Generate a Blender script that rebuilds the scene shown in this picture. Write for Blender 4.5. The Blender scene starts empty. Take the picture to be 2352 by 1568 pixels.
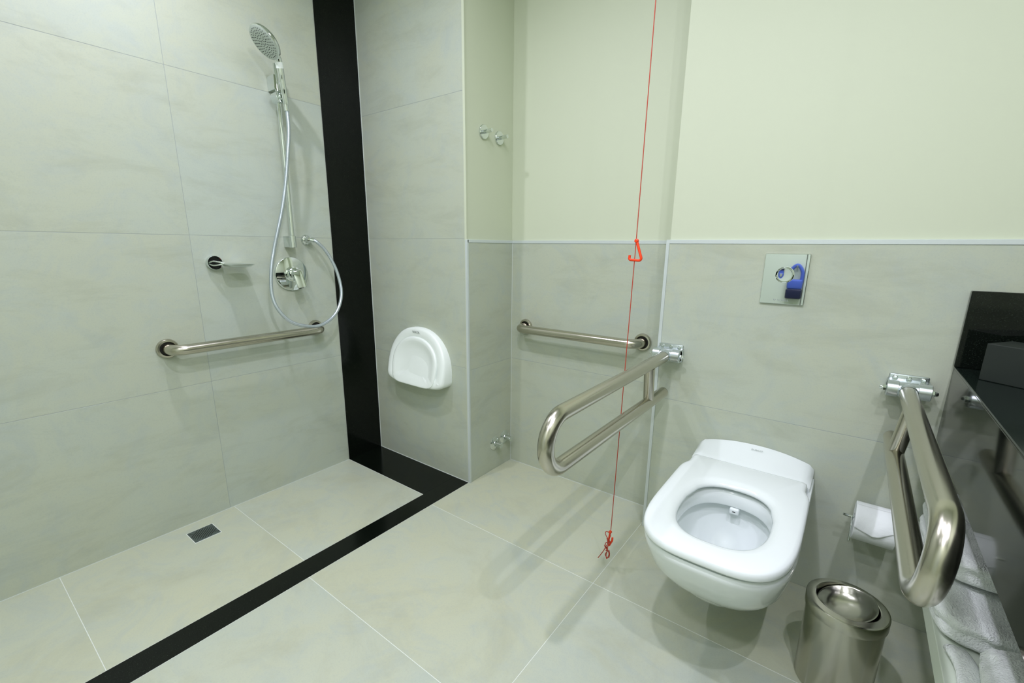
import bpy, bmesh, math, random
from mathutils import Vector, Matrix, noise
import numpy as np
random.seed(7)
SC = bpy.context.scene
COL = SC.collection
PI = math.pi

# ------------------------------------------------------------------ camera
CAM_H = 1.17
F_PX, YAW, PITCH, ROLL = 1041.357, 0.6444356, -0.2351457, 0.0092152
def cam_axes():
    f = Vector((-math.sin(YAW)*math.cos(PITCH), math.cos(YAW)*math.cos(PITCH), math.sin(PITCH)))
    r = Vector((math.cos(YAW), math.sin(YAW), 0)); u = r.cross(f)
    r2 = r*math.cos(ROLL)+u*math.sin(ROLL); u2 = -r*math.sin(ROLL)+u*math.cos(ROLL)
    return r2, u2, f
r2, u2, fw = cam_axes()
cd = bpy.data.cameras.new('camera'); cam = bpy.data.objects.new('camera', cd); COL.objects.link(cam)
cam.matrix_world = Matrix(((r2.x, u2.x, -fw.x, 0), (r2.y, u2.y, -fw.y, 0), (r2.z, u2.z, -fw.z, CAM_H), (0, 0, 0, 1)))
cd.sensor_width = 36; cd.sensor_fit = 'HORIZONTAL'; cd.lens = F_PX/2352*36
cd.shift_x = 3.18/2352; cd.shift_y = 31.74/2352
cd.clip_start = 0.02
SC.camera = cam

# ------------------------------------------------------------------ world, exposure
w = bpy.data.worlds.new('world'); SC.world = w; w.use_nodes = True
w.node_tree.nodes['Background'].inputs[0].default_value = (.80, 1, .86, 1)
w.node_tree.nodes['Background'].inputs[1].default_value = 0.0
SC.view_settings.view_transform = 'Standard'; SC.view_settings.look = 'None'
SC.view_settings.gamma = 1; SC.view_settings.use_curve_mapping = False
SC.view_settings.exposure = 0.05
CEIL = 2.5
# (x, y, watts, lamp radius) of the recessed ceiling lamps
LAMPS = [(-1.60, .55, 8.5, .030), (-.40, .43, 12.5, .032), (.33, .38, 8.5, .018), (.33, -.10, 7.0, .018), (-1.25, -.55, .6, .05), (-.3, -.65, 12, .11)]
FILL_PANEL = (-.95, .95, .60, 3.8)      # added unseen fill light for the recess: x, y, side, watts
LIGHT_COL = (1.02, .99, 1.17)
for (lx, ly, lw, lr) in LAMPS:
    ld = bpy.data.lights.new('ceiling_lamp', 'AREA'); ld.shape = 'DISK'; ld.size = 2*lr; ld.energy = lw
    ld.color = LIGHT_COL; ld.spread = math.radians(175)
    lo = bpy.data.objects.new('ceiling_lamp_light', ld); COL.objects.link(lo); lo.location = (lx, ly, CEIL-.022)

ld = bpy.data.lights.new('added_fill', 'AREA'); ld.shape = 'SQUARE'; ld.size = FILL_PANEL[2]; ld.energy = FILL_PANEL[3]; ld.color = LIGHT_COL
lo = bpy.data.objects.new('added_fill_light', ld); COL.objects.link(lo); lo.location = (FILL_PANEL[0], FILL_PANEL[1], CEIL-.030)

# ------------------------------------------------------------------ materials
def mat(name, col, rough=.5, metal=0., spec=.5, coat=0., bump=None, emit=None):
    m = bpy.data.materials.new(name); m.use_nodes = True
    nt = m.node_tree; b = nt.nodes['Principled BSDF']
    b.inputs['Base Color'].default_value = (*col, 1); b.inputs['Roughness'].default_value = rough
    b.inputs['Metallic'].default_value = metal; b.inputs['Specular IOR Level'].default_value = spec
    b.inputs['Coat Weight'].default_value = coat
    if emit:
        b.inputs['Emission Color'].default_value = (*emit[0], 1); b.inputs['Emission Strength'].default_value = emit[1]
    if bump:
        sc, st, dist = bump
        tc = nt.nodes.new('ShaderNodeTexCoord'); n = nt.nodes.new('ShaderNodeTexNoise'); n.inputs['Scale'].default_value = sc
        n.inputs['Detail'].default_value = 4
        bp = nt.nodes.new('ShaderNodeBump'); bp.inputs['Strength'].default_value = st; bp.inputs['Distance'].default_value = dist
        nt.links.new(tc.outputs['Object'], n.inputs['Vector']); nt.links.new(n.outputs['Fac'], bp.inputs['Height'])
        nt.links.new(bp.outputs[0], b.inputs['Normal'])
    return m
def srgb(r, g, b):
    f = lambda c: (c/255/12.92 if c/255 <= .04045 else ((c/255+.055)/1.055)**2.4)
    return (f(r), f(g), f(b))

def tile_mat(name, base, warm, cool, rough=.33):
    m = mat(name, base, rough, spec=.35); nt = m.node_tree; b = nt.nodes['Principled BSDF']
    geo = nt.nodes.new('ShaderNodeNewGeometry')
    # each slab shifts the cloud pattern a little
    add = nt.nodes.new('ShaderNodeVectorMath'); add.operation = 'ADD'
    mul = nt.nodes.new('ShaderNodeVectorMath'); mul.operation = 'SCALE'; mul.inputs[0].default_value = (17, 29, 23)
    nt.links.new(geo.outputs['Random Per Island'], mul.inputs['Scale'])
    nt.links.new(geo.outputs['Position'], add.inputs[0]); nt.links.new(mul.outputs[0], add.inputs[1])
    def nz(scale, detail, dist, rough_=.6):
        n = nt.nodes.new('ShaderNodeTexNoise'); n.inputs['Scale'].default_value = scale; n.inputs['Detail'].default_value = detail
        n.inputs['Distortion'].default_value = dist; n.inputs['Roughness'].default_value = rough_
        nt.links.new(add.outputs[0], n.inputs['Vector']); return n
    mp = nt.nodes.new('ShaderNodeMapping'); mp.inputs['Scale'].default_value = (1, 1, 3.2); mp.inputs['Rotation'].default_value = (.06, .05, .25)
    nt.links.new(add.outputs[0], mp.inputs['Vector'])
    n4 = nt.nodes.new('ShaderNodeTexNoise'); n4.inputs['Scale'].default_value = 3.2; n4.inputs['Detail'].default_value = 10; n4.inputs['Roughness'].default_value = .72; n4.inputs['Distortion'].default_value = .5
    nt.links.new(mp.outputs[0], n4.inputs['Vector'])
    n1 = nz(1.9, 6, .9); n2 = nz(4.2, 9, 2.2, .70); n3 = nz(240, 2, 0)
    def ramp(src, p0, p1):
        r = nt.nodes.new('ShaderNodeMapRange'); r.inputs['From Min'].default_value = p0; r.inputs['From Max'].default_value = p1
        nt.links.new(src.outputs['Fac'], r.inputs['Value']); return r
    def mix(a, bcol, fac, sc=1.):
        x = nt.nodes.new('ShaderNodeMix'); x.data_type = 'RGBA'
        if isinstance(a, tuple): x.inputs['A'].default_value = (*a, 1)
        else: nt.links.new(a, x.inputs['A'])
        x.inputs['B'].default_value = (*bcol, 1)
        ml = nt.nodes.new('ShaderNodeMath'); ml.operation = 'MULTIPLY'; ml.inputs[1].default_value = sc
        nt.links.new(fac, ml.inputs[0]); nt.links.new(ml.outputs[0], x.inputs['Factor']); return x.outputs['Result']
    isl = nt.nodes.new('ShaderNodeMath'); isl.operation = 'MULTIPLY'; isl.inputs[1].default_value = .55
    nt.links.new(geo.outputs['Random Per Island'], isl.inputs[0])
    base = mix(base, tuple(v*k for v, k in zip(warm, (1.0, 1.0, .97))), isl.outputs[0], 1.)
    c = mix(base, warm, ramp(n1, .42, .62).outputs[0], .7)
    c = mix(c, cool, ramp(n2, .48, .68).outputs[0], .55)
    c = mix(c, tuple(v*.78 for v in warm), ramp(n4, .50, .72).outputs[0], .6)
    c = mix(c, tuple(min(1, v*1.14) for v in cool), ramp(n4, .44, .28).outputs[0], .35)
    dark = tuple(v*.84 for v in cool)
    c = mix(c, dark, ramp(n3, .5, .8).outputs[0], .3)
    nt.links.new(c, b.inputs['Base Color'])
    rr = nt.nodes.new('ShaderNodeMapRange'); rr.inputs['To Min'].default_value = rough-.05; rr.inputs['To Max'].default_value = rough+.12
    nt.links.new(n2.outputs['Fac'], rr.inputs['Value']); nt.links.new(rr.outputs[0], b.inputs['Roughness'])
    return m
def speck_mat(name, base, speck, rough=.08, scale=420, thr=.70):
    m = mat(name, base, rough, spec=.6); nt = m.node_tree; b = nt.nodes['Principled BSDF']
    tc = nt.nodes.new('ShaderNodeTexCoord'); n = nt.nodes.new('ShaderNodeTexNoise'); n.inputs['Scale'].default_value = scale; n.inputs['Detail'].default_value = 3
    r = nt.nodes.new('ShaderNodeMapRange'); r.inputs['From Min'].default_value = thr-.14; r.inputs['From Max'].default_value = thr+.05
    x = nt.nodes.new('ShaderNodeMix'); x.data_type = 'RGBA'; x.inputs['A'].default_value = (*base, 1); x.inputs['B'].default_value = (*speck, 1)
    nt.links.new(tc.outputs['Object'], n.inputs['Vector']); nt.links.new(n.outputs['Fac'], r.inputs['Value'])
    nt.links.new(r.outputs[0], x.inputs['Factor']); nt.links.new(x.outputs['Result'], b.inputs['Base Color'])
    return m
M = {}
M['tile_wall'] = tile_mat('wall_tile', srgb(181, 191, 178), srgb(184, 190, 168), srgb(171, 182, 176))
M['tile_floor'] = tile_mat('floor_tile', srgb(186, 195, 181), srgb(193, 196, 168), srgb(174, 185, 178), .30)
M['grout'] = mat('grout', srgb(222, 228, 220), .8)
M['caulk'] = mat('white_caulk', srgb(206, 214, 208), .6)
M['grout_dark'] = mat('wall_grout', srgb(156, 164, 160), .8)
M['paint'] = mat('cream_paint', srgb(201, 209, 184), .55, bump=(90, .05, .002))
M['ceiling'] = mat('ceiling_white', srgb(225, 232, 222), .7)
M['granite'] = speck_mat('black_granite', srgb(12, 17, 13), srgb(46, 56, 48), .06, 420, .74)
M['granite'].node_tree.nodes['Principled BSDF'].inputs['Specular IOR Level'].default_value = .38
M['strip'] = speck_mat('black_stone_strip', srgb(9, 14, 9), srgb(40, 48, 40), .16, 420, .74)
M['strip'].node_tree.nodes['Principled BSDF'].inputs['Specular IOR Level'].default_value = .22
M['counter'] = speck_mat('counter_granite', srgb(16, 24, 20), srgb(56, 68, 60), .13, 620, .68)
M['counter'].node_tree.nodes['Principled BSDF'].inputs['Specular IOR Level'].default_value = .4
M['trim'] = mat('aluminium_trim', srgb(206, 215, 213), .38, .25)
M['steel'] = mat('brushed_steel', srgb(192, 188, 174), .23, 1.)
M['steel_bin'] = mat('polished_steel', srgb(186, 185, 172), .20, 1.)
M['alu'] = mat('cast_aluminium', srgb(206, 214, 216), .28, 1.)
M['chrome'] = mat('chrome', srgb(222, 228, 226), .02, 1.)
M['hose'] = mat('silver_hose', srgb(196, 206, 214), .26, .8, bump=(700, .4, .001))
M['white'] = mat('white_porcelain', srgb(232, 240, 238), .09, spec=.6, coat=.3)
M['plastic'] = mat('white_plastic', srgb(238, 246, 240), .32)
M['seat_pl'] = mat('seat_plastic', srgb(234, 242, 240), .15, spec=.55)
M['face'] = mat('spray_face', srgb(196, 206, 200), .35, .2)
M['dark'] = mat('dark_rubber', srgb(30, 32, 28), .5)
M['black'] = mat('gloss_black', srgb(8, 10, 9), .25)
M['red'] = mat('red_plastic', srgb(238, 66, 18), .35)
M['cord'] = mat('red_cord', srgb(176, 62, 40), .6)
M['paper'] = mat('tissue_paper', srgb(238, 244, 242), .9, bump=(38, .5, .005))
M['towel'] = mat('terry_cotton', srgb(240, 246, 242), .95, bump=(300, 1., .004))
M['shelf'] = mat('cream_shelf', srgb(214, 224, 208), .4)
M['boxmat'] = mat('dark_green_card', srgb(22, 31, 26), .6)
M['drain'] = mat('drain_steel', srgb(110, 120, 120), .35, .8)
M['ink'] = mat('grey_print', srgb(92, 100, 94), .6)
M['inkm'] = mat('mid_grey_print', srgb(122, 130, 124), .6)
M['inkl'] = mat('light_print', srgb(150, 160, 156), .6)
M['inkb'] = mat('blue_marker', srgb(24, 60, 120), .6)
M['lamp'] = mat('lamp_glow', (1, 1, 1), .5, emit=(LIGHT_COL, 12))
M['panel'] = mat('fill_panel_glow', (1, 1, 1), .5, emit=(LIGHT_COL, .9))
M['wood'] = mat('dark_wood', srgb(70, 66, 56), .45)
M['bag'] = mat('blue_standin', srgb(70, 96, 190), .6)
M['standin_navy'] = mat('navy_standin', srgb(14, 22, 60), .5)

# ------------------------------------------------------------------ helpers
def root(name, loc, label, cat, group=None):
    o = bpy.data.objects.new(name, None); COL.objects.link(o); o.location = loc; o.empty_display_size = .05
    o['label'] = label; o['category'] = cat
    if group: o['group'] = group
    return o
def tag(o, label, cat, group=None):
    o['label'] = label; o['category'] = cat
    if group: o['group'] = group
    return o
def world_loc(o):
    v = Vector((0, 0, 0))
    while o: v += o.location; o = o.parent
    return v
def obj(name, bm, m, parent=None, smooth=True, loc=None, label=None, angle=38):
    """bm holds world coordinates; the object's origin is its parent's origin (or loc)."""
    org = world_loc(parent) if parent else Vector(loc or (0, 0, 0))
    bmesh.ops.translate(bm, verts=bm.verts, vec=-org)
    bmesh.ops.recalc_face_normals(bm, faces=bm.faces)
    me = bpy.data.meshes.new(name); bm.to_mesh(me); bm.free()
    for mm in (m if isinstance(m, (list, tuple)) else [m]): me.materials.append(mm)
    o = bpy.data.objects.new(name, me); COL.objects.link(o)
    if parent: o.parent = parent
    else: o.location = org
    if smooth:
        me.shade_smooth() if hasattr(me, 'shade_smooth') else None
        try: me.set_sharp_from_angle(angle=math.radians(angle))
        except Exception: pass
    if label: o['label'] = label
    return o
def struct(name, bm, m, smooth=False, loc=None):
    o = obj(name, bm, m, None, smooth, loc); o['kind'] = 'structure'; return o
def nb(): return bmesh.new()
def box(bm, a, b, bev=0., seg=2, mi=0, M4=None):
    a, b = Vector(a), Vector(b); c = (a+b)/2; s = b-a
    r = bmesh.ops.create_cube(bm, size=1); vs = r['verts']
    bmesh.ops.scale(bm, verts=vs, vec=s); bmesh.ops.translate(bm, verts=vs, vec=c)
    fs = set(f for v in vs for f in v.link_faces)
    for f in fs: f.material_index = mi
    if bev > 0:
        es = list(set(e for v in vs for e in v.link_edges))
        r = bmesh.ops.bevel(bm, geom=es, offset=bev, segments=seg, affect='EDGES', profile=.5)
        vs = list(set(v for f in r['faces'] for v in f.verts) | set(v for v in vs if v.is_valid))
        for f in r['faces']: f.material_index = mi
    if M4 is not None: bmesh.ops.transform(bm, matrix=M4, verts=[v for v in vs if v.is_valid])
    return vs
def frame(d):
    d = Vector(d).normalized(); a = Vector((0, 0, 1)) if abs(d.z) < .9 else Vector((1, 0, 0))
    x = a.cross(d).normalized(); return x, d.cross(x).normalized(), d
def lathe(bm, o, d, prof, n=40, mi=0, cap=True):
    """prof: list of (radius, distance along d)."""
    x, y, d = frame(d); o = Vector(o); rings = []
    for (r, h) in prof:
        if r < 1e-6: rings.append([bm.verts.new(o+d*h)])
        else: rings.append([bm.verts.new(o+d*h+(x*math.cos(2*PI*i/n)+y*math.sin(2*PI*i/n))*r) for i in range(n)])
    for a, b in zip(rings, rings[1:]):
        if len(a) == 1 and len(b) == 1: continue
        for i in range(n):
            j = (i+1) % n
            if len(a) == 1: f = bm.faces.new((a[0], b[i], b[j]))
            elif len(b) == 1: f = bm.faces.new((a[i], a[j], b[0]))
            else: f = bm.faces.new((a[i], a[j], b[j], b[i]))
            f.material_index = mi
    if cap:
        for rg in (rings[0], rings[-1]):
            if len(rg) > 1:
                f = bm.faces.new(rg); f.material_index = mi
def cyl(bm, a, b, r, n=28, bev=0, mi=0):
    a, b = Vector(a), Vector(b); L = (b-a).length
    p = [(r, 0), (r, L)] if bev == 0 else [(r-bev, 0), (r, bev), (r, L-bev), (r-bev, L)]
    lathe(bm, a, b-a, p, n, mi)
def tube(bm, pts, r, n=20, cap=True, mi=0):
    pts = [Vector(p) for p in pts]; rings = []
    rr = r if isinstance(r, (list, tuple)) else [r]*len(pts)
    T = []
    for i in range(len(pts)):
        t = pts[min(i+1, len(pts)-1)]-pts[max(i-1, 0)]; T.append(t.normalized())
    x, y, _ = frame(T[0])
    for i, p in enumerate(pts):
        if i:
            ax = T[i-1].cross(T[i])
            if ax.length > 1e-7:
                q = Matrix.Rotation(T[i-1].angle(T[i]), 3, ax.normalized()); x = q @ x; y = q @ y
        rings.append([bm.verts.new(p+(x*math.cos(2*PI*k/n)+y*math.sin(2*PI*k/n))*rr[i]) for k in range(n)])
    for a, b in zip(rings, rings[1:]):
        for k in range(n):
            f = bm.faces.new((a[k], a[(k+1) % n], b[(k+1) % n], b[k])); f.material_index = mi
    if cap:
        bm.faces.new(rings[0]).material_index = mi; bm.faces.new(rings[-1]).material_index = mi
def fillet(pts, rad, k=10):
    """polyline -> polyline with rounded corners"""
    pts = [Vector(p) for p in pts]; out = [pts[0]]
    for i in range(1, len(pts)-1):
        p = pts[i]; a = (pts[i-1]-p).normalized(); b = (pts[i+1]-p).normalized()
        th = a.angle(b)
        if th > PI-.01: out.append(p); continue
        R = rad[i-1] if isinstance(rad, (list, tuple)) else rad
        t = R/math.tan(th/2); c = p+(a+b).normalized()*(R/math.sin(th/2))
        s = p+a*t-c; e = p+b*t-c; ax = s.cross(e).normalized(); ang = s.angle(e)
        for q in range(k+1): out.append(c+Matrix.Rotation(ang*q/k, 3, ax) @ s)
    out.append(pts[-1]); return out
def spline(pts, k=10):
    pts = [Vector(p) for p in pts]; P = [pts[0]*2-pts[1]]+pts+[pts[-1]*2-pts[-2]]; out = []
    for i in range(1, len(P)-2):
        for q in range(k):
            t = q/k; a, b, c, d = P[i-1], P[i], P[i+1], P[i+2]
            out.append(.5*((2*b)+(c-a)*t+(2*a-5*b+4*c-d)*t*t+(3*b-a-3*c+d)*t**3))
    out.append(pts[-1]); return out
def loft(bm, rings, cap0=True, cap1=True, mi=0):
    R = [[bm.verts.new(Vector(p)) for p in rg] for rg in rings]; n = len(R[0])
    for a, b in zip(R, R[1:]):
        for i in range(n):
            f = bm.faces.new((a[i], a[(i+1) % n], b[(i+1) % n], b[i])); f.material_index = mi
    if cap0: bm.faces.new(R[0]).material_index = mi
    if cap1: bm.faces.new(R[-1]).material_index = mi
    return R
def text(name, s, size, m, parent, o, xdir, ydir, thick=.0006, label=None, sx=1.):
    cu = bpy.data.curves.new(name, 'FONT'); cu.body = s; cu.size = size; cu.extrude = thick/2; cu.align_x = 'CENTER'; cu.align_y = 'CENTER'
    to = bpy.data.objects.new(name+'_tmp', cu); COL.objects.link(to)
    dg = bpy.context.evaluated_depsgraph_get(); me = bpy.data.meshes.new_from_object(to.evaluated_get(dg))
    bpy.data.objects.remove(to); bm = nb(); bm.from_mesh(me); bpy.data.meshes.remove(me)
    X = Vector(xdir).normalized(); Y = Vector(ydir).normalized(); Z = X.cross(Y); o = Vector(o)
    bmesh.ops.transform(bm, matrix=Matrix(((X.x*sx, Y.x, Z.x, o.x), (X.y*sx, Y.y, Z.y, o.y), (X.z*sx, Y.z, Z.z, o.z), (0, 0, 0, 1))), verts=bm.verts)
    return obj(name, bm, m, parent, False, label=label)

# ------------------------------------------------------------------ room dimensions
XA, YB, XC, YD, YE, XE = -2.127, 1.550, -1.416, 1.891, 1.738, -.584
XR, YK = .85, -1.10
TT = .010            # tile thickness over the painted wall
TOP = 1.200
G = .0006            # half a joint
def slabs(bm, axis, plane, sgn, ucuts, zcuts, thick=TT):
    """tiles on a wall; axis 'x' or 'y' is the wall normal, sgn the side facing the room"""
    for u0, u1 in zip(ucuts, ucuts[1:]):
        for z0, z1 in zip(zcuts, zcuts[1:]):
            lo, hi = sorted((plane, plane-sgn*thick))
            if axis == 'x': box(bm, (lo, u0+G, z0+G), (hi, u1-G, z1-G), .0006, 1)
            else: box(bm, (u0+G, lo, z0+G), (u1-G, hi, z1-G), .0006, 1)
ZA = [0, .601, 1.203, 1.803, 2.403, CEIL]
# left wall (shower): facing +x
bm = nb(); slabs(bm, 'x', XA, 1, [YK, -.487, .713, 1.330], ZA)
box(bm, (XA-.12, YK-.1, -.02), (XA-.0004, 1.330, CEIL+.02), mi=1)
struct('wall_left', bm, [M['tile_wall'], M['grout_dark']])
bm = nb(); box(bm, (XA-.12, 1.3305, 0), (XA, YB+.02, CEIL)); box(bm, (XA-.1, 1.3285, 0), (XA-.0004, 1.3306, CEIL), mi=1)
struct('trim_1', bm, [M['strip'], M['grout']])
# shower end wall (facing -y)
bm = nb(); slabs(bm, 'y', YB, -1, [XA+.001, XC-.012], ZA)
box(bm, (XA-.05, YB+.0004, -.02), (XC-.012, YB+.3, CEIL+.02), mi=1)
struct('wall_shower_end', bm, [M['tile_wall'], M['grout_dark']])
# recess side wall (facing +x)
bm = nb(); slabs(bm, 'x', XC, 1, [YB+.006, YD], [0, .591, 1.186])
box(bm, (XC-.05, YB+.0005, 1.186), (XC-TT, YD+.05, CEIL), mi=2)
box(bm, (XC-.05, YB+.0005, -.02), (XC-.0004, YD+.05, 1.186), mi=1)
struct('wall_recess_side', bm, [M['tile_wall'], M['grout_dark'], M['paint']])
bm = nb(); box(bm, (XC-.0125, YB-.0005, 0), (XC-.0005, YB+.004, CEIL)); struct('trim_2', bm, M['paint'])
# recess back wall (facing -y)
bm = nb(); slabs(bm, 'y', YD, -1, [XC, XE+.01], [0, .591, 1.186])
box(bm, (XC-.06, YD+TT, 1.186), (XE+.1, YD+.1, CEIL), mi=2)
box(bm, (XC-.06, YD+.0004, -.02), (XE+.1, YD+.1, 1.186), mi=1)
struct('wall_recess_back', bm, [M['tile_wall'], M['grout_dark'], M['paint']])
# toilet wall (facing -y) with its short return
bm = nb(); slabs(bm, 'y', YE, -1, [XE+.010, 1.216], [0, .590, 1.186])
box(bm, (XE+TT, YE+TT, 1.186), (XR+.1, YE+.35, CEIL), mi=2)
box(bm, (XE+.0015, YE+.0004, -.02), (XR+.1, YE+.35, 1.186), mi=1)
struct('wall_toilet', bm, [M['tile_wall'], M['grout_dark'], M['paint']])
# aluminium trims
def trimbar(n, a, b): 
    bm = nb(); box(bm, a, b, .0008, 1); struct('trim_%d' % n, bm, M['trim'])
trimbar(3, (XC-.013, YD-.001, 1.186), (XE+.01, YD-.0045+.002, TOP)) if False else None
bm = nb(); box(bm, (XC-.001, YD-.002, 1.186), (XE+.010, YD+TT+.001, TOP), .0008, 1); struct('trim_3', bm, M['trim'])
bm = nb(); box(bm, (XC-TT-.001, YB+.004, 1.186), (XC+.002, YD+.001, TOP), .0008, 1); struct('trim_4', bm, M['trim'])
bm = nb(); box(bm, (XE-.001, YE-.002, 1.186), (XR+.02, YE+TT+.001, TOP), .0008, 1); struct('trim_5', bm, M['trim'])
bm = nb(); box(bm, (XE-.001, YE-.0025, 0), (XE+.0115, YE+.14, 1.1865), .001, 1); struct('trim_6', bm, M['trim'])
bm = nb(); box(bm, (XC-.011, YB-.0012, 0), (XC+.0020, YB+.0105, 1.1995), .001, 1); struct('trim_7', bm, M['trim'])
def caulk(n, a, b):
    bm = nb(); box(bm, a, b); struct('trim_%d' % n, bm, M['caulk'])
caulk(10, (XA-.001, YB-.0028, .001), (XA+.0026, YB+.001, CEIL))
caulk(11, (XA, YB-.0026, .0002), (XC-.012, YB+.001, .0026))
caulk(12, (XC-.001, YD-.0020, .001), (XC+.0018, YD+.001, 1.186))
caulk(13, (XC, YD-.0018, -.001), (XE+.01, YD+.001, .0018))
caulk(14, (XA-.001, YK, -.001), (XA+.0016, 1.330, .0016))
# right wall, back wall, ceiling (behind and beside the camera)
bm = nb(); box(bm, (XR+.0, YK-.1, -.02), (XR+.12, YE+.02, CEIL)); struct('wall_right', bm, M['paint'])
bm = nb(); box(bm, (XA-.1, YK-.12, -.02), (XR+.1, YK, CEIL)); struct('wall_back', bm, M['paint'])
bm = nb(); box(bm, (XA-.2, YK-.2, CEIL), (XR+.2, YD+.2, CEIL+.1)); struct('ceiling', bm, M['ceiling'])
# floor
bm = nb()
GF = .0008
def ftile(x0, x1, y0, y1): box(bm, (x0+GF, y0+GF, -.012), (x1-GF, y1-GF, 0), .0004, 1)
XI, XO = -1.522, -1.424
for y0, y1 in zip([YK, -.456, .146, .729], [-.456, .146, .729, 1.330]): ftile(XA, XI, y0, y1)
ys = [YK, -.516, .088, .692, 1.294, YD]
for x0, x1 in zip([XO, -.594, .606], [-.594, .606, XR]):
    for y0, y1 in zip(ys, ys[1:]): ftile(x0, x1, y0, y1)
box(bm, (XA-.1, YK-.1, -.1), (XR+.1, YD+.1, -.0003), mi=1)
struct('floor', bm, [M['tile_floor'], M['grout']])
bm = nb(); box(bm, (XI+.0005, YK, -.01), (XO-.0005, YB-.002, .0008), .0006, 1)
struct('trim_8', bm, M['strip'])
bm = nb(); box(bm, (XA, 1.3315, -.01), (XI-.0003, YB-.002, .0008), .0006, 1)
struct('trim_9', bm, M['strip'])
# door in the back wall, seen only in reflections
bm = nb(); box(bm, (-1.25, YK+.004, .004), (-.352, YK+.036, 2.1), .002, 1); box(bm, (-1.256, YK-.001, 0), (-.346, YK+.006, 2.106), mi=1)
box(bm, (-1.33, YK-.001, 0), (-1.256, YK+.040, 2.18), .001, 1); box(bm, (-.346, YK-.001, 0), (-.272, YK+.040, 2.18), .001, 1); box(bm, (-1.256, YK-.001, 2.106), (-.346, YK+.040, 2.18), .001, 1)
d = struct('door_1', bm, [M['shelf'], M['dark']])
bm = nb(); tube(bm, fillet([(-1.18, YK+.035, 1.02), (-1.18, YK+.085, 1.02), (-1.06, YK+.085, 1.02)], .012), .009, 14); obj('door_handle', bm, M['chrome'], d)

# ceiling lamps
for i, (lx, ly, lw, lr) in enumerate(LAMPS):
    names = ['above the shower', 'in the middle of the room', 'over the counter edge, nearer the toilet', 'over the counter edge, farther from the toilet', 'behind the camera on the shower side', 'behind the camera by the door']
    t = root('ceiling_lamp', (lx, ly, CEIL), 'small round recessed ceiling lamp '+names[i], 'lamp', 'recessed ceiling lamps')
    bm = nb(); lathe(bm, (lx, ly, CEIL), (0, 0, -1), [(lr+.022, 0), (lr+.020, .006), (lr+.002, .008), (lr, .002), (lr, 0)], 32, cap=False); obj('rim', bm, M['ceiling'], t)
    bm = nb(); lathe(bm, (lx, ly, CEIL), (0, 0, -1), [(0, .003), (lr, .003)], 32, cap=False); obj('diffuser', bm, M['lamp'], t)

pxx, pyy, ps, _w = FILL_PANEL  # body of the added fill light, out of view, brightens the recess walls
t = root('added_fill_panel', (pxx, pyy, CEIL), 'square white fill light added out of view on the ceiling in front of the recess', 'lamp')
bm = nb()
for a, b in (((-1, -1), (1, -.93)), ((-1, .93), (1, 1)), ((-1, -.93), (-.93, .93)), ((.93, -.93), (1, .93))):
    box(bm, (pxx+a[0]*(ps/2+.02), pyy+a[1]*(ps/2+.02), CEIL-.028), (pxx+b[0]*(ps/2+.02), pyy+b[1]*(ps/2+.02), CEIL))
obj('frame', bm, M['ceiling'], t, False)
bm = nb(); box(bm, (pxx-ps/2, pyy-ps/2, CEIL-.020), (pxx+ps/2, pyy+ps/2, CEIL-.012)); obj('diffuser', bm, M['panel'], t, False)

# ------------------------------------------------------------------ straight grab bars
def grab_bar(label):
    """wall plane y=0, room on the -y side, bar along x, centred"""
    t = root('grab_bar', (0, 0, 0), label, 'grab bar', 'wall grab bars')
    hw, off, r = .310, .080, .0205
    bm = nb(); tube(bm, fillet([(-hw, -.002, 0), (-hw, -off, 0), (hw, -off, 0), (hw, -.002, 0)], .045, 12), r, 28); obj('rail', bm, M['steel'], t)
    for s in (-1, 1):
        bm = nb(); lathe(bm, (s*hw, 0, 0), (0, -1, 0), [(.0365, 0), (.0385, .004), (.0375, .010), (.0345, .0135), (.0285, .0145), (.0265, .012), (.0255, .004), (.0208, .0035)], 40, cap=False)
        obj('flange', bm, M['steel'], t)
        bm = nb(); lathe(bm, (s*hw, 0, 0), (0, -1, 0), [(.0262, .0045), (.0205, .005)], 32, cap=False); obj('gasket', bm, M['dark'], t)
    return t
def copy_thing(t, label=None):
    r = t.copy(); COL.objects.link(r)
    if label: r['label'] = label
    for ch in list(t.children):
        c = ch.copy(); COL.objects.link(c); c.parent = r
        for g in ch.children:
            q = g.copy(); COL.objects.link(q); q.parent = c
    return r
gb = grab_bar('brushed steel grab bar on the shower wall below the mixer')
g2 = copy_thing(gb, 'brushed steel grab bar on the recess wall behind the red cord')
gb.location = (XA, .888, .768); gb.rotation_euler = (0, 0, PI/2)
g2.location = (-1.011, YD, .772)

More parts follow.
